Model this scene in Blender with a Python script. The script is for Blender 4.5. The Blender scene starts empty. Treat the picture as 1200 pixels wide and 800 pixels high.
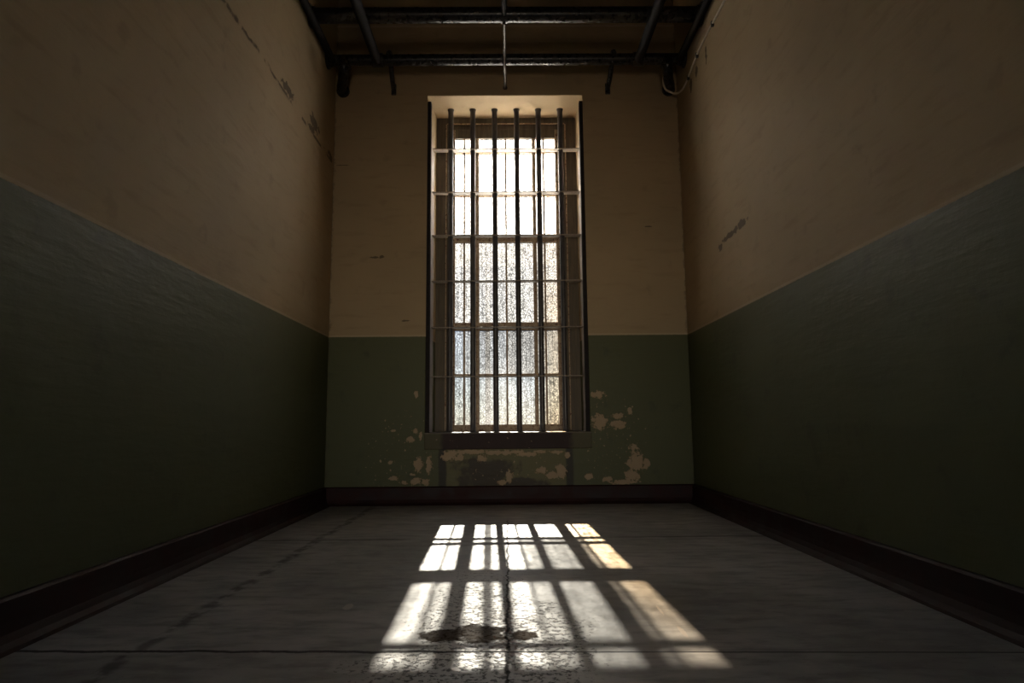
import bpy, bmesh, math, random
from mathutils import Vector, Matrix
random.seed(7)
C = bpy.context.scene.collection
SC = bpy.context.scene

# ------------------------------------------------------------------ node helpers
class NT:
    def __init__(s, name):
        s.m = bpy.data.materials.new(name); s.m.use_nodes = True
        s.t = s.m.node_tree; s.t.nodes.clear()
        s.out = s.t.nodes.new('ShaderNodeOutputMaterial')
    def n(s, typ, **kw):
        nd = s.t.nodes.new(typ)
        for k, v in kw.items(): setattr(nd, k, v)
        return nd
    def link(s, a, b): s.t.links.new(a, b)
    def put(s, sock, v):
        if isinstance(v, bpy.types.NodeSocket): s.link(v, sock)
        elif isinstance(v, (tuple, list)) and len(v) == 3 and sock.type == 'RGBA': sock.default_value = (*v, 1)
        else: sock.default_value = v
    def math(s, op, a, b=0.0, c=0.0, clamp=False):
        nd = s.n('ShaderNodeMath', operation=op, use_clamp=clamp)
        s.put(nd.inputs[0], a); s.put(nd.inputs[1], b)
        if op in ('MULTIPLY_ADD', 'COMPARE', 'SMOOTH_MAX', 'SMOOTH_MIN'): s.put(nd.inputs[2], c)
        return nd.outputs[0]
    def vmath(s, op, a, b=(0, 0, 0)):
        nd = s.n('ShaderNodeVectorMath', operation=op)
        s.put(nd.inputs[0], a); s.put(nd.inputs[1], b)
        return nd.outputs['Value'] if op in ('LENGTH', 'DOT_PRODUCT') else nd.outputs[0]
    def mix(s, f, a, b, blend='MIX'):
        nd = s.n('ShaderNodeMix', data_type='RGBA', blend_type=blend)
        s.put(nd.inputs[0], f); s.put(nd.inputs[6], a); s.put(nd.inputs[7], b)
        return nd.outputs[2]
    def ramp(s, v, a, b, lo=0.0, hi=1.0, smooth=True):
        nd = s.n('ShaderNodeMapRange', interpolation_type='SMOOTHSTEP' if smooth else 'LINEAR')
        s.put(nd.inputs[0], v); s.put(nd.inputs[1], a); s.put(nd.inputs[2], b)
        s.put(nd.inputs[3], lo); s.put(nd.inputs[4], hi)
        return nd.outputs[0]
    def pos(s):
        return s.n('ShaderNodeTexCoord').outputs['Object']
    def xyz(s, p):
        nd = s.n('ShaderNodeSeparateXYZ'); s.put(nd.inputs[0], p); return nd.outputs
    def scale(s, p, v): return s.vmath('MULTIPLY', p, v)
    def noise(s, p, scale, detail=4, rough=0.55):
        nd = s.n('ShaderNodeTexNoise'); s.put(nd.inputs['Vector'], p)
        nd.inputs['Scale'].default_value = scale; nd.inputs['Detail'].default_value = detail
        nd.inputs['Roughness'].default_value = rough
        return nd.outputs['Fac']
    def voronoi(s, p, scale, feature='F1'):
        nd = s.n('ShaderNodeTexVoronoi', feature=feature); s.put(nd.inputs['Vector'], p)
        nd.inputs['Scale'].default_value = scale
        return nd.outputs['Distance']
    def blob(s, p, c, r):
        d = s.vmath('DIVIDE', s.vmath('SUBTRACT', p, c), r)
        return s.math('SUBTRACT', 1.0, s.vmath('LENGTH', d))
    def blobs(s, p, lst):
        cur = None
        for c, r in lst:
            b = s.blob(p, c, r)
            cur = b if cur is None else s.math('MAXIMUM', cur, b)
        return cur
    def bsdf(s, color, rough=0.7, metal=0.0, spec=0.5, bump=None, strength=0.3, dist=0.01):
        b = s.n('ShaderNodeBsdfPrincipled')
        s.put(b.inputs['Base Color'], color); s.put(b.inputs['Roughness'], rough)
        s.put(b.inputs['Metallic'], metal); s.put(b.inputs['Specular IOR Level'], spec)
        if bump is not None:
            bp = s.n('ShaderNodeBump'); s.put(bp.inputs['Height'], bump)
            bp.inputs['Strength'].default_value = strength; bp.inputs['Distance'].default_value = dist
            s.link(bp.outputs[0], b.inputs['Normal'])
        s.link(b.outputs[0], s.out.inputs[0])
        return s.m

PAINT_Z = 1.366                       # height of the painted dado line
PEEL = [(-.47,.400,.06,.030),(-.25,.418,.07,.016),(-.03,.405,.05,.022),(.06,.412,.06,.015),(.25,.412,.07,.012),(.39,.405,.05,.016),(-.40,.37,.03,.03),(-0.766,0.586,0.021,0.021),(-0.811,0.517,0.030,0.026),(-0.724,0.544,0.016,0.036),(-0.947,0.59,0.023,0.009),(-0.743,0.318,0.038,0.061),(-0.653,0.311,0.024,0.075),(-1.048,0.348,0.009,0.012),(-0.964,0.334,0.023,0.016),(-0.938,0.208,0.037,0.019),(-0.858,0.173,0.036,0.017),(-0.762,0.182,0.043,0.029),(-0.679,0.178,0.03,0.026),(-0.783,0.237,0.023,0.012),(-0.494,0.384,0.064,0.043),(-0.341,0.414,0.113,0.020),(-0.763,0.885,0.016,0.035),(0.729,0.873,0.065,0.03),(0.744,0.649,0.072,0.062),(0.89,0.627,0.058,0.037),(0.892,0.69,0.049,0.028),(0.992,0.738,0.023,0.03),(1.034,0.323,0.063,0.089),(1.11,0.308,0.028,0.048),(0.971,0.316,0.028,0.027),(0.996,0.214,0.062,0.054),(0.918,0.16,0.111,0.02),(1.01,0.44,0.037,0.026),(0.145,0.392,0.092,0.02),(0.255,0.261,0.051,0.029),(0.414,0.253,0.049,0.061),(0.337,0.227,0.044,0.029),(-0.002,0.216,0.03,0.054),(-0.065,0.169,0.043,0.022),(0.472,0.383,0.023,0.023),(-0.223,0.361,0.044,0.029),(-0.119,0.408,0.072,0.019),(0.642,0.21,0.03,0.029),(0.794,0.189,0.044,0.022)]

def wall_material(name, which):
    t = NT(name); P = t.pos(); X, Y, Z = t.xyz(P)
    n1 = t.noise(P, 1.3, 5); n2 = t.noise(P, 7, 6); n3 = t.noise(P, 45, 5)
    strat = t.noise(t.scale(P, (1.5, 1.5, 9)), 2.2, 5)
    cream = t.mix(n1, (0.36, 0.265, 0.15), (0.50, 0.375, 0.225))
    cream = t.mix(t.ramp(strat, .52, .72, 0, .35), cream, (0.30, 0.21, 0.115))
    cream = t.mix(t.ramp(n2, .6, .72, 0, .25), cream, (0.22, 0.16, 0.10))
    green = t.mix(n1, (0.076, 0.082, 0.032), (0.104, 0.108, 0.044))
    green = t.mix(t.ramp(n2, .58, .72, 0, .35), green, (0.035, 0.040, 0.020))
    line = t.math('ADD', Z, t.math('MULTIPLY', t.math('SUBTRACT', n3, .5), .006))
    isgreen = t.ramp(line, PAINT_Z - .003, PAINT_Z + .003, 1, 0)
    edge = t.math('MULTIPLY', t.ramp(t.math('ABSOLUTE', t.math('SUBTRACT', line, PAINT_Z + .008)), .004, .011, 1, 0), .35)
    cream = t.mix(edge, cream, (0.62, 0.5, 0.36))
    col = t.mix(isgreen, cream, green)
    peelh = None
    if which == 'back':
        wob = t.noise(P, 26, 8, .75); wob2 = t.noise(P, 90, 4, .7)
        fld = t.blobs(P, [((x, 0, z), (a * 1.1, .9, b * 1.1)) for x, z, a, b in PEEL])
        fld = t.math('ADD', fld, t.math('MULTIPLY', t.math('SUBTRACT', wob, .5), 3.6))
        fld = t.math('ADD', fld, t.math('MULTIPLY', t.math('SUBTRACT', wob2, .5), .8))
        peel = t.ramp(fld, .14, .2)
        # scattered small chips round the window's lower half
        near = t.blobs(P, [((-.85, 0, .4), (.42, 2, .5)), ((.85, 0, .5), (.4, 2, .6)), ((0, 0, .3), (.6, 2, .2))])
        chips = t.ramp(t.math('ADD', t.noise(P, 38, 4, .6), t.math('MULTIPLY', t.math('MINIMUM', near, .35), .32)), .755, .765)
        chips = t.math('MULTIPLY', chips, t.ramp(near, 0, .1))
        peel = t.math('MAXIMUM', peel, chips)
        peel = t.math('MULTIPLY', peel, isgreen)
        # old dark stains: two drips from the sill ends and a broad brown bloom below the sill
        def band(c, w, soft): return t.ramp(t.math('ABSOLUTE', t.math('SUBTRACT', t.math('ADD', X, t.math('MULTIPLY', t.math('SUBTRACT', n2, .5), .03)), c)), w, w + soft, 1, 0)
        below = t.ramp(Z, .435, .445, 1, 0)
        drips = t.math('MULTIPLY', t.math('MAXIMUM', band(-.545, .022, .02), band(.49, .02, .02)), below)
        bloom = t.ramp(t.math('ADD', t.blobs(P, [((-.2, 0, .24), (.30, 2, .15)), ((.05, 0, .16), (.34, 2, .06))]), t.math('MULTIPLY', t.math('SUBTRACT', n2, .5), 2.2)), .0, .35)
        bloom = t.math('MULTIPLY', bloom, below)
        olive = t.math('MULTIPLY', t.ramp(t.math('ABSOLUTE', t.math('SUBTRACT', X, -.03)), .48, .50, 1, 0), below)
        col = t.mix(t.math('MULTIPLY', olive, .8), col, (0.15, 0.135, 0.055))
        col = t.mix(t.math('MULTIPLY', bloom, .85), col, (0.034, 0.022, 0.014))
        col = t.mix(t.math('MULTIPLY', drips, .85), col, (0.020, 0.014, 0.010))
        col = t.mix(peel, col, t.mix(n2, (0.34, 0.235, 0.13), (0.47, 0.34, 0.20)))
        # pale strip down the window jambs: worn paint with window light painted in
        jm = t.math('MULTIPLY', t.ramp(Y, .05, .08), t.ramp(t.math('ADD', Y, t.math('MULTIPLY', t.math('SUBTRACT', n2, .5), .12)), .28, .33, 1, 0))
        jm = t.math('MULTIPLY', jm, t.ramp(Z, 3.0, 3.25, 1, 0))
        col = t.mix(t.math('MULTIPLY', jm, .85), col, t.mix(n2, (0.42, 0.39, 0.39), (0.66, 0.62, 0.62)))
        mk = t.blobs(P, [((-1.13, 0, 2.045), (.07, 1, .014)), ((-1.07, 0, 2.05), (.03, 1, .022)), ((-1.42, 0, 2.862), (.10, 1, .006)), ((-.86, 0, 1.50), (.05, 1, .012)), ((1.2, 0, 2.3), (.05, 1, .01))])
        mk = t.ramp(t.math('ADD', mk, t.math('MULTIPLY', t.math('SUBTRACT', t.noise(P, 30, 5, .7), .5), 1.8)), .25, .5)
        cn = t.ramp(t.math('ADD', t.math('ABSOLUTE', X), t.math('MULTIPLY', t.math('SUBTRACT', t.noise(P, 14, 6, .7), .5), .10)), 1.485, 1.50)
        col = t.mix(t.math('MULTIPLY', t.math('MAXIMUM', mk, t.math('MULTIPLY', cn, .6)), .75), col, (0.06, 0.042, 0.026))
        # hairline ridge high up near the pipes
        rz = t.math('ADD', t.math('SUBTRACT', Z, 4.15), t.math('MULTIPLY', t.math('SUBTRACT', t.noise(t.scale(P, (1, 1, 0)), 6), .5), .03))
        col = t.mix(t.ramp(t.math('ABSOLUTE', rz), .006, .014, .6, 0), col, (0.6, 0.48, 0.34))
        peelh = peel
    else:
        # chipped ledge line and dark scars
        if which == 'left':
            zz = t.math('SUBTRACT', Z, 2.868)
            up = t.math('MULTIPLY', t.math('SUBTRACT', n2, .45), .10)
            m = t.ramp(t.math('ABSOLUTE', t.math('SUBTRACT', zz, t.math('MAXIMUM', up, 0))), .004, .02, 1, 0)
            m = t.math('MULTIPLY', m, t.ramp(t.noise(P, 9, 6), .42, .55))
            b = t.blobs(P, [((-1.5, -.10, 2.90), (1, .10, .05)), ((-1.5, -.55, 2.97), (1, .16, .08)), ((-1.5, -.62, 2.90), (1, .12, .04)), ((-1.5, -1.15, 2.92), (1, .2, .05))])
            b = t.ramp(t.math('ADD', b, t.math('MULTIPLY', t.math('SUBTRACT', t.noise(P, 20, 5), .5), 2)), .25, .45)
            m = t.math('MAXIMUM', m, b)
        else:
            b = t.blobs(P, [((1.5, -.90, 1.86), (1, .06, .035)), ((1.5, -1.1, 1.89), (1, .2, .03)), ((1.5, -1.3, 1.90), (1, .15, .035)), ((1.5, -.55, 3.38), (1, .05, .08)), ((1.5, -.40, 3.36), (1, .05, .09)), ((1.5, -.80, 3.38), (1, .03, .1))])
            m = t.ramp(t.math('ADD', b, t.math('MULTIPLY', t.math('SUBTRACT', t.noise(P, 22, 5), .5), 1.8)), .2, .45)
        col = t.mix(t.math('MULTIPLY', m, .8), col, (0.055, 0.036, 0.020))
        peelh = m
    h = t.math('ADD', t.math('MULTIPLY', n2, .5), t.math('MULTIPLY', strat, .8))
    h = t.math('ADD', h, t.math('MULTIPLY', n3, .12))
    h = t.math('SUBTRACT', h, t.math('MULTIPLY', peelh, .35))
    rough = t.ramp(isgreen, 0, 1, .75, .55)
    return t.bsdf(col, rough, 0, .35, h, .45, .012)

def floor_material():
    t = NT('worn_concrete'); P = t.pos(); X, Y, Z = t.xyz(P)
    n1 = t.noise(P, 1.1, 6, .6); n2 = t.noise(P, 6, 6, .6); n3 = t.noise(P, 60, 5, .6)
    n4 = t.noise(t.scale(P, (1, 3.2, 1)), 5, 6, .6)
    col = t.mix(t.ramp(n1, .3, .7), (0.21, 0.20, 0.193), (0.50, 0.475, 0.45))
    col = t.mix(t.ramp(n4, .42, .68, 0, .65), col, (0.12, 0.112, 0.106))
    col = t.mix(t.ramp(n2, .5, .75, 0, .4), col, (0.56, 0.52, 0.47))
    # worn gritty zone along the middle crack, floor glare painted in as paler colour
    zone = t.blobs(P, [((-.12, -3.1, 0), (.26, 1.5, 1)), ((.05, -3.3, 0), (.3, .55, 1)), ((-.12, -3.52, 0), (.42, .22, 1))])
    zone = t.ramp(t.math('ADD', zone, t.math('MULTIPLY', t.math('SUBTRACT', n2, .5), 1.2)), .05, .5)
    near = t.ramp(Y, -3.45, -1.8, 1, .35)
    pits = t.ramp(t.math('ADD', t.noise(P, 55, 5, .7), t.math('MULTIPLY', t.math('MULTIPLY', zone, near), .10)), .60, .68)
    col = t.mix(t.math('MULTIPLY', pits, t.math('ADD', t.math('MULTIPLY', zone, .62), .2)), col, (0.030, 0.025, 0.021))
    col = t.mix(t.math('MULTIPLY', t.math('MULTIPLY', zone, t.math('SUBTRACT', 1.0, pits)), .55), col, (0.60, 0.565, 0.52))
    # rusty dark stain beside the crack
    st = t.blobs(P, [((-.11, -3.225, 0), (.13, .12, 1)), ((-.22, -3.24, 0), (.08, .08, 1)), ((.03, -3.25, 0), (.05, .06, 1))])
    st = t.ramp(t.math('ADD', st, t.math('MULTIPLY', t.math('SUBTRACT', t.noise(P, 24, 5, .65), .5), 1.5)), .08, .45)
    col = t.mix(t.math('MULTIPLY', st, .86), col, t.mix(n2, (0.020, 0.014, 0.010), (0.085, 0.050, 0.026)))
    ru = t.blobs(P, [((-.02, -3.36, 0), (.07, .13, 1)), ((-.02, -3.0, 0), (.03, .4, 1))])
    ru = t.ramp(t.math('ADD', ru, t.math('MULTIPLY', t.math('SUBTRACT', t.noise(P, 45, 4), .5), 2.6)), .35, .55)
    col = t.mix(t.math('MULTIPLY', ru, .7), col, (0.14, 0.048, 0.020))
    # cracks
    cw = t.math('MULTIPLY', t.math('SUBTRACT', t.noise(t.scale(P, (0, 1, 0)), 7, 10, .78), .5), .075)
    cx = t.math('ABSOLUTE', t.math('SUBTRACT', t.math('ADD', X, cw), -.018))
    wid = t.math('MULTIPLY', t.ramp(Y, -2.3, -1.3, .0030, .0020), t.ramp(t.noise(P, 30, 3), .35, .7, .5, 1.7))
    crack = t.ramp(t.math('SUBTRACT', cx, wid), -.001, .0025, 1, 0)
    crack = t.math('MULTIPLY', crack, t.ramp(Y, -.90, -.87, 1, 0))
    jw = t.math('MULTIPLY', t.math('SUBTRACT', t.noise(t.scale(P, (1, 0, 0)), 6, 5, .65), .5), .05)
    jl = t.ramp(X, -.25, -.1, 1, .15)
    jy = t.math('ADD', t.math('SUBTRACT', Y, -3.39), t.math('MULTIPLY', X, .035))
    jy = t.math('ABSOLUTE', t.math('ADD', jy, t.math('MULTIPLY', jw, jl)))
    joint = t.ramp(t.math('SUBTRACT', jy, t.math('MULTIPLY', jl, .006)), 0, .006, 1, 0)
    y2 = t.math('ABSOLUTE', t.math('ADD', t.math('SUBTRACT', Y, -1.585), t.math('MULTIPLY', t.math('SUBTRACT', n2, .5), .04)))
    j2 = t.math('MULTIPLY', t.ramp(y2, .008, .03, .55, 0), t.ramp(t.math('ABSOLUTE', X), .5, .65))
    x3 = t.math('ABSOLUTE', t.math('ADD', t.math('SUBTRACT', X, -1.075), t.math('MULTIPLY', t.math('SUBTRACT', n2, .5), .10)))
    j3 = t.math('MULTIPLY', t.ramp(x3, .01, .035, .6, 0), t.ramp(t.noise(P, 12, 4), .4, .55))
    cr = t.math('MAXIMUM', t.math('MAXIMUM', crack, joint), t.math('MAXIMUM', j2, j3))
    col = t.mix(t.math('MULTIPLY', cr, .93), col, (0.010, 0.007, 0.005))
    # pale scratches and paint specks
    sc = t.blobs(P, [((.502, -3.0, 0), (.006, .07, 1)), ((.517, -3.23, 0), (.010, .07, 1)), ((-.58, -2.92, 0), (.02, .05, 1))])
    sc = t.ramp(t.math('ADD', sc, t.math('MULTIPLY', t.math('SUBTRACT', n3, .5), .8)), .1, .3)
    sp = t.ramp(t.voronoi(P, 5.0), .018, .026, 1, 0)
    sp = t.math('MAXIMUM', sp, t.ramp(t.voronoi(t.vmath('ADD', P, (3.3, 1.7, 0)), 2.6), .012, .018, 1, 0))
    sp = t.math('MULTIPLY', sp, t.ramp(n2, .45, .55))
    col = t.mix(t.math('MAXIMUM', t.math('MULTIPLY', sc, .8), t.math('MULTIPLY', sp, .7)), col, (0.50, 0.44, 0.38))
    rough = t.math('ADD', t.ramp(n2, .3, .7, .34, .52), t.math('MULTIPLY', cr, .3), clamp=True)
    rough = t.math('ADD', rough, t.math('MULTIPLY', st, .4), clamp=True)
    spec = t.math('MULTIPLY', t.ramp(st, 0, 1, .55, .05), t.ramp(pits, 0, 1, 1, .35))
    h = t.math('ADD', t.math('MULTIPLY', n2, .35), t.math('MULTIPLY', n3, .10))
    h = t.math('SUBTRACT', h, t.math('MULTIPLY', pits, t.math('ADD', t.math('MULTIPLY', zone, .35), .05)))
    h = t.math('SUBTRACT', h, t.math('MULTIPLY', cr, .6))
    return t.bsdf(col, rough, 0, spec, h, .45, .012)

def simple(name, a, b, rough=.6, metal=0, spec=.5, sc=12, stretch=(1, 1, 1), bs=.3, chip=None, chip_at=.66):
    t = NT(name); P = t.pos()
    n = t.noise(t.scale(P, stretch), sc, 6, .6)
    col = t.mix(t.ramp(n, .3, .7), a, b)
    if chip is not None:
        col = t.mix(t.ramp(t.noise(t.scale(P, stretch), sc * 2.3, 5, .65), chip_at, chip_at + .03), col, chip)
    return t.bsdf(col, t.ramp(n, .3, .7, rough - .08, rough + .1), metal, spec, n, bs, .004)

def glass_material():
    t = NT('obscure_glass'); P = t.pos()
    at = t.n('ShaderNodeAttribute', attribute_name='clarity').outputs['Fac']
    cell = t.voronoi(t.scale(P, (1, 0, .75)), 62, 'DISTANCE_TO_EDGE')
    ham = t.ramp(cell, .03, .20, .24, 1.0)
    reed = t.noise(t.scale(P, (1, 0, .02)), 48, 3, .6)
    reed = t.ramp(reed, .38, .55, .62, 1.0)
    dirt = t.noise(t.scale(P, (1, 0, .6)), 14, 6, .65)
    dirt = t.ramp(dirt, .40, .72, 1.0, .55)
    k = t.math('MULTIPLY', t.math('MULTIPLY', ham, reed), dirt)
    grey = t.mix(k, (0.0, 0.0, 0.0), (1.0, 1.0, 1.0))
    hz = t.n('ShaderNodeAttribute', attribute_name='haze').outputs['Fac']
    X, Y, Z = t.xyz(P)
    amber = t.math('MULTIPLY', t.ramp(X, .20, .42), t.ramp(Z, 2.2, 1.5, .35, 1))
    tint = t.mix(amber, (0.88, 0.95, 1.0), (1.0, 0.82, 0.58))
    clear = t.mix(1.0, grey, tint, 'MULTIPLY')
    tr = t.n('ShaderNodeBsdfTransparent'); t.link(t.vmath('MULTIPLY', clear, at), tr.inputs[0])
    tl = t.n('ShaderNodeBsdfTranslucent'); t.link(t.vmath('MULTIPLY', t.mix(1.0, grey, t.mix(amber, (0.86, 0.93, 1.0), (1.0, 0.92, 0.80)), 'MULTIPLY'), hz), tl.inputs[0])
    m1 = t.n('ShaderNodeAddShader'); t.link(tl.outputs[0], m1.inputs[0]); t.link(tr.outputs[0], m1.inputs[1])
    gl = t.n('ShaderNodeBsdfGlossy'); gl.inputs['Roughness'].default_value = .15
    m2 = t.n('ShaderNodeMixShader'); m2.inputs[0].default_value = .04
    t.link(m1.outputs[0], m2.inputs[1]); t.link(gl.outputs[0], m2.inputs[2])
    t.link(m2.outputs[0], t.out.inputs[0])
    return t.m

def sill_material():
    t = NT('stained_sill'); P = t.pos(); X, Y, Z = t.xyz(P)
    n = t.noise(P, 9, 6, .6)
    xx = t.math('ADD', t.math('ABSOLUTE', t.math('ADD', X, .02)), t.math('MULTIPLY', t.math('SUBTRACT', n, .5), .12))
    dark = t.mix(n, (0.020, 0.011, 0.010), (0.055, 0.030, 0.026))
    ends = t.mix(n, (0.075, 0.070, 0.035), (0.12, 0.105, 0.06))
    col = t.mix(t.ramp(xx, .50, .56), dark, ends)
    col = t.mix(t.ramp(t.noise(P, 30, 5, .6), .68, .71), col, (0.30, 0.22, 0.15))
    top = t.ramp(Z, .560, .566)
    col = t.mix(t.math('MULTIPLY', top, .85), col, (0.24, 0.21, 0.18))
    return t.bsdf(col, .6, 0, .25, n, .3, .005)

M = {
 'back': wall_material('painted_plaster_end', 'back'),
 'left': wall_material('painted_plaster_side', 'left'),
 'right': wall_material('painted_plaster_other_side', 'right'),
 'floor': floor_material(),
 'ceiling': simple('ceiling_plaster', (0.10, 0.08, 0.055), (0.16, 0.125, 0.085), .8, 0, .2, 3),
 'base': simple('maroon_baseboard_paint', (0.016, 0.005, 0.004), (0.036, 0.011, 0.009), .6, 0, .25, 7, chip=(0.11, 0.06, 0.045), chip_at=.70),
 'sill': sill_material(),
 'bar': simple('old_bar_paint', (0.045, 0.042, 0.045), (0.085, 0.075, 0.070), .38, 0, .5, 25, (1, 1, .4)),
 'cross': simple('crossbar_paint', (0.24, 0.20, 0.16), (0.38, 0.32, 0.26), .5, 0, .4, 25, chip=(0.10, 0.055, 0.03), chip_at=.6),
 'stile': simple('dark_steel', (0.014, 0.011, 0.011), (0.030, 0.024, 0.023), .75, 0, .2, 20),
 'wood': simple('weathered_frame_paint', (0.085, 0.066, 0.044), (0.15, 0.118, 0.078), .6, 0, .35, 10, (3, 3, .25), .4, chip=(0.06, 0.035, 0.02)),
 'sash': simple('rusty_sash_paint', (0.30, 0.20, 0.12), (0.52, 0.40, 0.27), .55, 0, .4, 22, chip=(0.16, 0.06, 0.035), chip_at=.57),
 'pipe': simple('black_pipe_enamel', (0.010, 0.009, 0.009), (0.028, 0.024, 0.022), .30, 0, .55, 30, bs=.25),
 'dull': simple('dull_black_pipe_paint', (0.007, 0.006, 0.006), (0.018, 0.015, 0.014), .7, 0, .12, 30, bs=.2),
 'rod': simple('brown_rod_paint', (0.045, 0.032, 0.022), (0.09, 0.065, 0.045), .45, 0, .5, 30),
 'cable': simple('pale_cable_sheath', (0.55, 0.48, 0.38), (0.7, 0.62, 0.5), .5, 0, .4, 60),
 'glass': glass_material(),
}

# ------------------------------------------------------------------ mesh helpers
def link(name, bm, mat, parent=None, bevel=0, smooth=False):
    me = bpy.data.meshes.new(name)
    bmesh.ops.recalc_face_normals(bm, faces=bm.faces)
    bm.to_mesh(me); bm.free()
    if smooth:
        for p in me.polygons: p.use_smooth = True
    o = bpy.data.objects.new(name, me); C.objects.link(o)
    me.materials.append(mat)
    if parent: o.parent = parent
    if bevel:
        b = o.modifiers.new('bevel', 'BEVEL'); b.width = bevel; b.segments = 2; b.limit_method = 'ANGLE'
    return o
def box(bm, x0, x1, y0, y1, z0, z1):
    v = [bm.verts.new((x, y, z)) for x in (x0, x1) for y in (y0, y1) for z in (z0, z1)]
    for f in ((0, 1, 3, 2), (4, 6, 7, 5), (0, 4, 5, 1), (2, 3, 7, 6), (0, 2, 6, 4), (1, 5, 7, 3)):
        bm.faces.new([v[i] for i in f])
def tube(bm, pts, rad, seg=16, cap=True):
    pts = [Vector(p) for p in pts]
    rads = rad if isinstance(rad, (list, tuple)) else [rad] * len(pts)
    rings = []; ref = None
    for i, p in enumerate(pts):
        d = (pts[min(i + 1, len(pts) - 1)] - pts[max(i - 1, 0)]).normalized()
        if ref is None:
            ref = Vector((0, 0, 1)) if abs(d.z) < .9 else Vector((0, 1, 0))
        u = d.cross(ref).normalized(); w = u.cross(d).normalized(); ref = w
        rings.append([bm.verts.new(p + (u * math.cos(a) + w * math.sin(a)) * rads[i]) for a in [2 * math.pi * k / seg for k in range(seg)]])
    for a, b in zip(rings, rings[1:]):
        for k in range(seg): bm.faces.new((a[k], a[(k + 1) % seg], b[(k + 1) % seg], b[k]))
    if cap:
        bm.faces.new(rings[0][::-1]); bm.faces.new(rings[-1])
def smooth_path(pts, n=8):
    P = [Vector(p) for p in pts]; out = []
    for i in range(len(P) - 1):
        a, b, c, d = P[max(i - 1, 0)], P[i], P[i + 1], P[min(i + 2, len(P) - 1)]
        for k in range(n):
            s = k / n
            out.append(.5 * ((2 * b) + (c - a) * s + (2 * a - 5 * b + 4 * c - d) * s * s + (3 * b - a - 3 * c + d) * s ** 3))
    out.append(P[-1]); return out
def shade_by_angle(o):
    for p in o.data.polygons: p.use_smooth = True
    m = o.data
    try: m.set_sharp_from_angle(angle=math.radians(40))
    except Exception: pass
def tubeobj(name, pts, rad, mat, parent=None, seg=16):
    bm = bmesh.new(); tube(bm, pts, rad, seg)
    o = link(name, bm, mat, parent); shade_by_angle(o); return o
def struct(o, label=None):
    o['kind'] = 'structure'
    if label: o['label'] = label
    return o
def thing(name, label, cat, loc=(0, 0, 0), group=None):
    o = bpy.data.objects.new(name, None); C.objects.link(o); o.empty_display_size = .1
    o['label'] = label; o['category'] = cat
    if group: o['group'] = group
    return o

# ------------------------------------------------------------------ the room
XL, XR, YB, ZC = -1.5, 1.5, -8.0, 4.9
WL, WR, WB, WT = -.690, .664, .572, 3.494          # window opening in the end wall
WD = .52

bm = bmesh.new(); box(bm, XL - .3, XR + .3, YB - .3, .62, -.2, 0)
struct(link('floor', bm, M['floor']), 'worn grey concrete floor with a long central crack')
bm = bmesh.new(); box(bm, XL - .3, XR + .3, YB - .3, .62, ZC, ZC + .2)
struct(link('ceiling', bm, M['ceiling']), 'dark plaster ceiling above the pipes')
bm = bmesh.new(); box(bm, XL - .25, XL, YB, WD, 0, ZC)
struct(link('wall_left', bm, M['left']), 'left side wall, cream above green')
bm = bmesh.new(); box(bm, XR, XR + .25, YB, WD, 0, ZC)
struct(link('wall_right', bm, M['right']), 'right side wall, cream above green')
bm = bmesh.new()                                     # with an assumed doorway, cut for the added fill lamp
box(bm, XL - .25, -.6, YB - .25, YB, 0, ZC); box(bm, .6, XR + .25, YB - .25, YB, 0, ZC); box(bm, -.6, .6, YB - .25, YB, 2.1, ZC)
struct(link('wall_front', bm, M['right']), 'wall behind the camera, cream above green')
# end wall: a thick slab with the window opening and its reveals
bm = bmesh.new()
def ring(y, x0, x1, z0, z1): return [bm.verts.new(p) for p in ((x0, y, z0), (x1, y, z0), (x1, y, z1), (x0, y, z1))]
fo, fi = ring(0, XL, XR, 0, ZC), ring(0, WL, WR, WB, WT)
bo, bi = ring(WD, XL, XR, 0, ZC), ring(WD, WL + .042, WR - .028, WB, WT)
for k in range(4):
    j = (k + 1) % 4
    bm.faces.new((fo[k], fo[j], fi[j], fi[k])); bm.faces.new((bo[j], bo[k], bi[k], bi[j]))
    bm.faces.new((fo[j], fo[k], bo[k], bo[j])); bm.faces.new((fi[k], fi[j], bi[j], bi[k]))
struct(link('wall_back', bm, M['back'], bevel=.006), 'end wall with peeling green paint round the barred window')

def baseboard(name, pts_out, length_axis, a0, a1, at, side):
    # profile: (distance from wall, height), coved at the foot
    prof = [(0, .0), (.075, .0), (.058, .006), (.042, .020), (.032, .042), (.028, .07), (.026, .135), (.018, .143), (0, .143)]
    bm = bmesh.new(); rings = []
    for a in (a0, a1):
        r = []
        for d, z in prof:
            r.append(bm.verts.new((a, at - d, z) if length_axis == 'x' else (at + side * d, a, z)))
        rings.append(r)
    n = len(prof)
    for k in range(n): bm.faces.new((rings[0][k], rings[0][(k + 1) % n], rings[1][(k + 1) % n], rings[1][k]))
    bm.faces.new(rings[0]); bm.faces.new(rings[1][::-1])
    return struct(link(name, bm, M['base']))
baseboard('baseboard_back', None, 'x', XL, XR, 0, 0)['label'] = 'dark maroon baseboard under the window'
baseboard('baseboard_left', None, 'y', YB, 0, XL, 1)['label'] = 'dark maroon baseboard along the left wall'
baseboard('baseboard_right', None, 'y', YB, 0, XR, -1)['label'] = 'dark maroon baseboard along the right wall'

# sill apron: a slightly proud block across the foot of the opening
bm = bmesh.new(); box(bm, -.695, .673, -.012, .40, .436, .570)
struct(link('trim_1', bm, M['sill'], bevel=.006), 'dark stained window sill block with olive ends')

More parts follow.
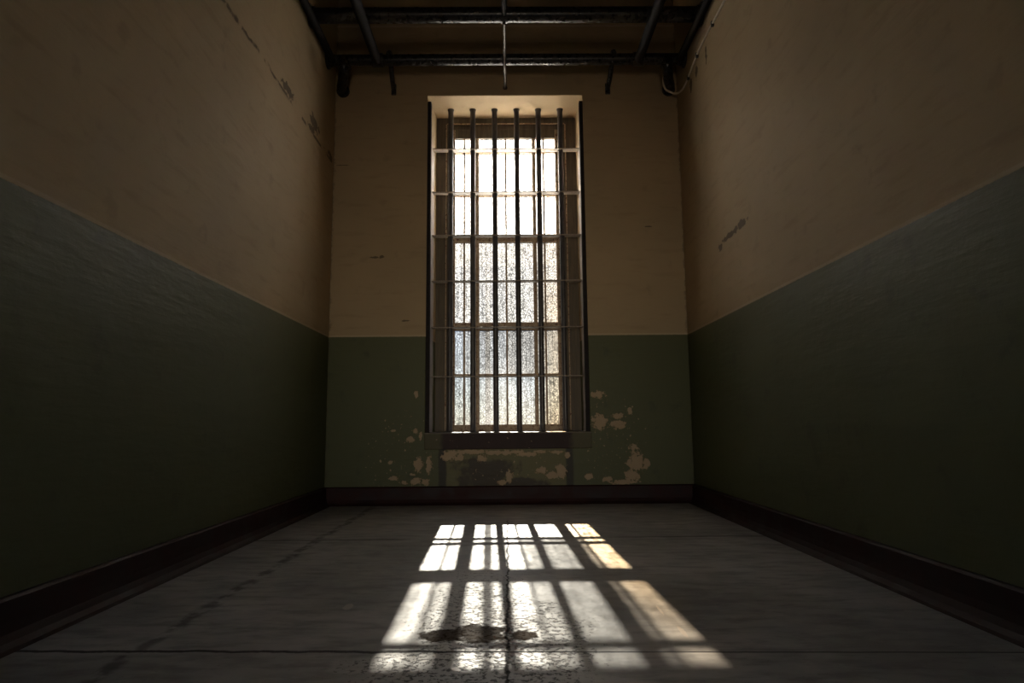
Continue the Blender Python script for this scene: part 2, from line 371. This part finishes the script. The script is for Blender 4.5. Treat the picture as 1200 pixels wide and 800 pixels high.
# ------------------------------------------------------------------ the window
win = bpy.data.objects.new('window_1', None); C.objects.link(win); struct(win, 'tall sash window with obscure glass behind the bars')
bm = bmesh.new()                                     # fixed outer frame, two steps deep
for (x0, x1, y0) in ((-.665, -.566, .415), (.545, .65, .415), (-.566, -.538, .432), (.517, .545, .432)):
    box(bm, x0, x1, y0, .515, WB, WT)
box(bm, -.566, .545, .415, .515, 3.437, WT); box(bm, -.538, .517, .432, .515, 3.385, 3.437)
box(bm, -.566, .545, .415, .515, WB - .01, WB + .002)
link('outer_frame', bm, M['wood'], win, .004)
bm = bmesh.new()                                     # thin bead that catches the light
for x in (-.570, .541): box(bm, x, x + .010, .408, .420, WB + .01, 3.43)
box(bm, -.56, .54, .409, .420, 3.430, 3.440)
link('bead', bm, M['sash'], win, .002)
SX0, SX1 = -.538, .517
GX = [(-.492, -.406), (-.394, -.299), (-.263, -.021), (-.007, .232), (.266, .334), (.346, .455)]
def sash(name, z0, z1, rails, yc):
    e = bpy.data.objects.new(name, None); C.objects.link(e); e.parent = win
    bm = bmesh.new()
    for x0, x1 in ((SX0, -.484), (.448, SX1)): box(bm, x0, x1, yc - .022, yc + .022, z0, z1)
    link('stile', bm, M['sash'], e, .003)
    bm = bmesh.new()
    for a, b in rails: box(bm, -.492, .455, yc - .020, yc + .020, a, b)
    link('rail', bm, M['sash'], e, .003)
    bm = bmesh.new()
    for c, w in ((-.400, .008), (-.281, .018), (-.014, .008), (.249, .017), (.340, .008)):
        box(bm, c - w, c + w, yc - .016, yc + .016, z0 + .002, z1 - .002)
    link('muntin', bm, M['sash'], e, .002)
    return e
lower = sash('lower_sash', .571, 1.512, [(.571, .635), (1.058, 1.085), (1.478, 1.512)], .450)
middle = sash('middle_sash', 1.512, 2.335, [(1.512, 1.550), (2.298, 2.335)], .450)
upper = sash('upper_sash', 2.335, 3.385, [(2.335, 2.372), (2.738, 2.760), (3.155, 3.178)], .450)
bm = bmesh.new(); box(bm, -.484, .448, .428, .470, 3.300, 3.384); link('top_rail', bm, M['wood'], upper, .003)
def panes(parent, rows, yc):
    bm = bmesh.new(); vals = []
    for z0, z1, cl, hz in rows:
        for (x0, x1), c in zip(GX, cl):
            parts = [(x0, x1, c)]
            if x0 == -.263: parts = [(x0, -.211, c), (-.211, -.165, c * .06), (-.165, x1, c)]
            for a, b, cc in parts:
                bm.faces.new([bm.verts.new(p) for p in ((a, yc, z0), (b, yc, z0), (b, yc, z1), (a, yc, z1))]); vals.append((cc, hz))
    o = link('glass', bm, M['glass'], parent)
    for k, nm in enumerate(('clarity', 'haze')):
        a = o.data.attributes.new(nm, 'FLOAT', 'FACE')
        for i, v in enumerate(vals): a.data[i].value = v[k]
    return o
panes(lower, [(.635, 1.058, (.17, .15, .15, .19, .18, .15), .024), (1.085, 1.478, (.155, .075, .085, .032, .026, .125), .029)], .455)
panes(middle, [(1.550, 2.075, (.064, .034, .062, .034, .022, .070), .058), (2.075, 2.298, (.0,) * 6, .075)], .455)  # top row made fully frosted to end the sun patch on the floor
panes(upper, [(2.372, 2.738, (0.0,) * 6, .6), (2.76, 3.155, (0.0,) * 6, 1.0), (3.178, 3.30, (0.0,) * 6, .7)], .455)

# ------------------------------------------------------------------ the grille
gr = thing('window_grille', 'steel window grille of six upright round bars through six flat crossbars', 'grille')
BY = .257
BX = [-.511, -.311, -.112, .089, .287, .486]
BZ = [1.047, 1.475, 1.888, 2.302, 2.700, 3.105]
for x in BX:
    bm = bmesh.new(); n = 24
    pts = [(x, BY, .566), (x, BY, .574), (x, BY, .59)] + [(x, BY, .59 + (3.47 - .59) * k / n) for k in range(1, n)] + [(x, BY, 3.47), (x, BY, 3.485), (x, BY, 3.50)]
    rad = [.035, .030, .0235] + [.0235] * (n - 1) + [.0245, .029, .032]
    tube(bm, pts, rad, 20)
    shade_by_angle(link('upright_bar', bm, M['bar'], gr))
for z in BZ:
    bm = bmesh.new(); box(bm, WL + .004, WR - .002, BY - .038, BY + .038, z - .004, z + .004)
    link('crossbar', bm, M['cross'], gr, .002)
for x0, x1 in ((WL - .004, WL + .030), (WR - .030, WR + .004)):
    bm = bmesh.new(); box(bm, x0, x1, .004, .055, WB - .003, WT - .05)
    link('side_plate', bm, M['stile'], gr, .003)

# ------------------------------------------------------------------ pipework under the ceiling
def flange(parent, x, y, z, side, r):
    bm = bmesh.new()
    tube(bm, [(x, y, z), (x + side * .014, y, z), (x + side * .016, y, z), (x + side * .045, y, z)], [r * 1.55, r * 1.55, r * 1.18, r * 1.15], 24)
    shade_by_angle(link('end_flange', bm, M['pipe'], parent))
def cross_pipe(label, y, z, r):
    t = thing('ceiling_pipe', label, 'pipe')
    tubeobj('pipe_run', [(XL + .02, y, z), (-.5, y, z), (.5, y, z), (XR - .02, y, z)], r, M['pipe'], t, 24)
    flange(t, XL, y, z, 1, r); flange(t, XR, y, z, -1, r)
    return t
P2Y, P2Z, P2R = -.267, 3.668, .0465
P1Y, P1Z, P1R = -.748, 3.742, .0575
cross_pipe('thinner black pipe running wall to wall close to the window wall', P2Y, P2Z, P2R)
cross_pipe('thicker black pipe running wall to wall at the top of the view', P1Y, P1Z, P1R)
LY = -3.2
def long_pipe(label, x, z, r, y1, tee):
    t = thing('ceiling_pipe', label, 'pipe')
    tubeobj('pipe_run', [(x, y1, z), (x, -1.2, z), (x, LY, z)], r, M['dull'], t, 20)
    if tee:
        tubeobj('clamp_ring', [(x - .045, P2Y, P2Z), (x + .045, P2Y, P2Z)], P2R + .010, M['pipe'], t, 24)
    return t
long_pipe('black lengthwise pipe left of centre crossing under the thicker pipe', -1.078, P2Z - .02, .038, P2Y - .035, True)
long_pipe('black lengthwise pipe right of centre crossing under the thicker pipe', 1.106, P2Z - .02, .038, P2Y - .035, True)
long_pipe('black lengthwise pipe running against the left wall', -1.448, P2Z - .02, .030, P2Y - .04, False)
long_pipe('black lengthwise pipe running against the right wall', 1.448, P2Z - .02, .030, P2Y - .04, False)
# thin centre rod
t = thing('hanger_rod', 'thin brown rod above the window running over the centre of both pipes', 'rod')
zt = P2Z + P2R
tubeobj('rod_run', smooth_path([(-.016, P1Y, P1Z - .068), (-.016, -.40, P2Z - .005), (-.016, P2Y, P2Z - P2R - .012), (-.014, -.12, 3.60), (-.013, .01, 3.566)], 5), .0125, M['rod'], t, 12)
tubeobj('wall_foot', [(-.013, .004, 3.565), (-.013, -.010, 3.569)], [.022, .018], M['rod'], t, 14)
for x in (P1Y,):
    bm = bmesh.new(); tube(bm, [(-.042, P1Y, P1Z), (.010, P1Y, P1Z)], P1R + .006, 24); shade_by_angle(link('clamp_ring', bm, M['pipe'], t))
tubeobj('rod_tail', [(-.016, LY, P1Z - .02), (-.016, P1Y - .04, P1Z - .02)], .021, M['dull'], t, 12)
# hooks that hold the near pipe to the window wall
def hook(label, x, xw):
    t = thing('pipe_hook', label, 'hook', group=None)
    a = [(x, P2Y - (P2R + .012) * math.cos(q), P2Z + (P2R + .012) * math.sin(q)) for q in [math.radians(d) for d in range(20, 200, 20)]]
    a += [(x * .5 + xw * .5, -.13, 3.60), (xw, -.05, 3.565), (xw, .006, 3.548)]
    tubeobj('hook_arm', smooth_path(a, 3), .021, M['pipe'], t, 12)
    bm = bmesh.new(); box(bm, xw - .022, xw + .022, -.014, .004, 3.50, 3.60)
    link('wall_plate', bm, M['pipe'], t, .004)
hook('black pipe hook on the wall above and left of the window', -.978, -.988)
hook('black pipe hook on the wall above and right of the window', .895, .888)
# stub bends from the near pipe into the corners of the window wall
def stub(label, x, xw):
    t = thing('pipe_bend', label, 'pipe')
    pts = smooth_path([(x, P2Y, P2Z - .02), (x + (xw - x) * .10, P2Y + .01, P2Z - .075), (x + (xw - x) * .5, -.16, 3.555), (xw, -.06, 3.535), (xw, .004, 3.535)], 6)
    tubeobj('bend', pts, .043, M['pipe'], t, 18)
    tubeobj('collar', [(x, P2Y, P2Z + .0), (x, P2Y, P2Z - .062)], .054, M['pipe'], t, 18)
    tubeobj('wall_collar', [(xw, .003, 3.535), (xw, -.025, 3.535)], .056, M['pipe'], t, 18)
stub('black pipe bend entering the window wall at its upper left corner', -1.355, -1.43)
stub('black pipe bend entering the window wall at its upper right corner', 1.345, 1.42)
# cable along the right wall, looped round the stub
t = thing('wall_cable', 'thin pale cable slanting along the right wall near the pipes', 'cable')
cp = [(1.490, -3.2, 3.50), (1.490, -2.2, 3.50), (1.490, -1.27, 3.492), (1.490, -.9, 3.498), (1.490, -.66, 3.492), (1.490, -.45, 3.462), (1.489, -.30, 3.432), (1.484, -.18, 3.432), (1.462, -.09, 3.455), (1.425, -.075, 3.475), (1.375, -.09, 3.495), (1.352, -.11, 3.54), (1.355, -.14, 3.60), (1.39, -.20, 3.64)]
tubeobj('cable_run', smooth_path(cp, 6), .0085, M['cable'], t, 8)
for y, z in ((-.37, 3.445), (-.62, 3.488), (-1.0, 3.497)):
    bm = bmesh.new(); box(bm, 1.480, 1.502, y - .010, y + .010, z - .022, z + .016)
    link('cable_clip', bm, M['pipe'], t, .002)

# ------------------------------------------------------------------ daylight and added fill
SUN_DIR = Vector((.029, -1, -.525)).normalized()
sl = bpy.data.lights.new('sun', 'SUN'); sl.energy = 50; sl.angle = math.radians(.53); sl.color = (1.0, .86, .69)
so = bpy.data.objects.new('sun', sl); C.objects.link(so); so.rotation_euler = SUN_DIR.to_track_quat('-Z', 'Y').to_euler()
w = bpy.data.worlds.new('sky'); SC.world = w; w.use_nodes = True
nt = w.node_tree; nt.nodes.clear()
sky = nt.nodes.new('ShaderNodeTexSky'); sky.sky_type = 'NISHITA'; sky.sun_disc = False
sky.sun_elevation = math.radians(27.7); sky.sun_rotation = math.radians(0); sky.dust_density = .6; sky.air_density = 1.0; sky.ozone_density = 2
bg = nt.nodes.new('ShaderNodeBackground'); bg.inputs[1].default_value = .10
ou = nt.nodes.new('ShaderNodeOutputWorld')
tn = nt.nodes.new('ShaderNodeMix'); tn.data_type = 'RGBA'; tn.blend_type = 'MULTIPLY'; tn.inputs[0].default_value = 1
tn.inputs[7].default_value = (.66, .86, 1.2, 1)          # cool sea haze
nt.links.new(sky.outputs[0], tn.inputs[6]); nt.links.new(tn.outputs[2], bg.inputs[0]); nt.links.new(bg.outputs[0], ou.inputs[0])

# added fill lamp in the assumed doorway behind the camera, lifts the end wall
al = bpy.data.lights.new('added_fill', 'AREA'); al.shape = 'RECTANGLE'; al.size = 1.1; al.size_y = 1.9
al.energy = 1.9; al.color = (1.0, .84, .64); al.spread = math.radians(42)
ao = bpy.data.objects.new('added_fill', al); C.objects.link(ao); ao.location = (0, YB - .24, 1.0)
ao.rotation_euler = Vector((0, 1, .03)).to_track_quat('-Z', 'Y').to_euler()

# ------------------------------------------------------------------ camera
def cam_axes(p, yaw, roll):
    cy, sy, cp_, sp = math.cos(yaw), math.sin(yaw), math.cos(p), math.sin(p)
    f = Vector((sy * cp_, cy * cp_, sp)); r = Vector((cy, -sy, 0)); u = r.cross(f)
    c, s = math.cos(roll), math.sin(roll)
    return c * r + s * u, -s * r + c * u, f
r, u, f = cam_axes(.12943, .00775, -.00863)
cd = bpy.data.cameras.new('camera'); cam = bpy.data.objects.new('camera', cd); C.objects.link(cam)
cd.sensor_fit = 'HORIZONTAL'; cd.sensor_width = 36; cd.lens = 748.67 / 1200 * 36; cd.clip_start = .05
mw = Matrix.Identity(4)
for i in range(3): mw[i][0], mw[i][1], mw[i][2] = r[i], u[i], -f[i]
mw[0][3], mw[1][3], mw[2][3] = -.01264, -5.27848, .63151
cam.matrix_world = mw
SC.camera = cam

vs = SC.view_settings
SC.display_settings.display_device = 'sRGB'
vs.view_transform = 'Standard'; vs.look = 'None'; vs.gamma = 1; vs.use_curve_mapping = False
vs.exposure = 1.35
SC.cycles.use_denoising = True
SC.cycles.max_bounces = 14; SC.cycles.diffuse_bounces = 8; SC.cycles.transparent_max_bounces = 16
SC.cycles.sample_clamp_indirect = 12
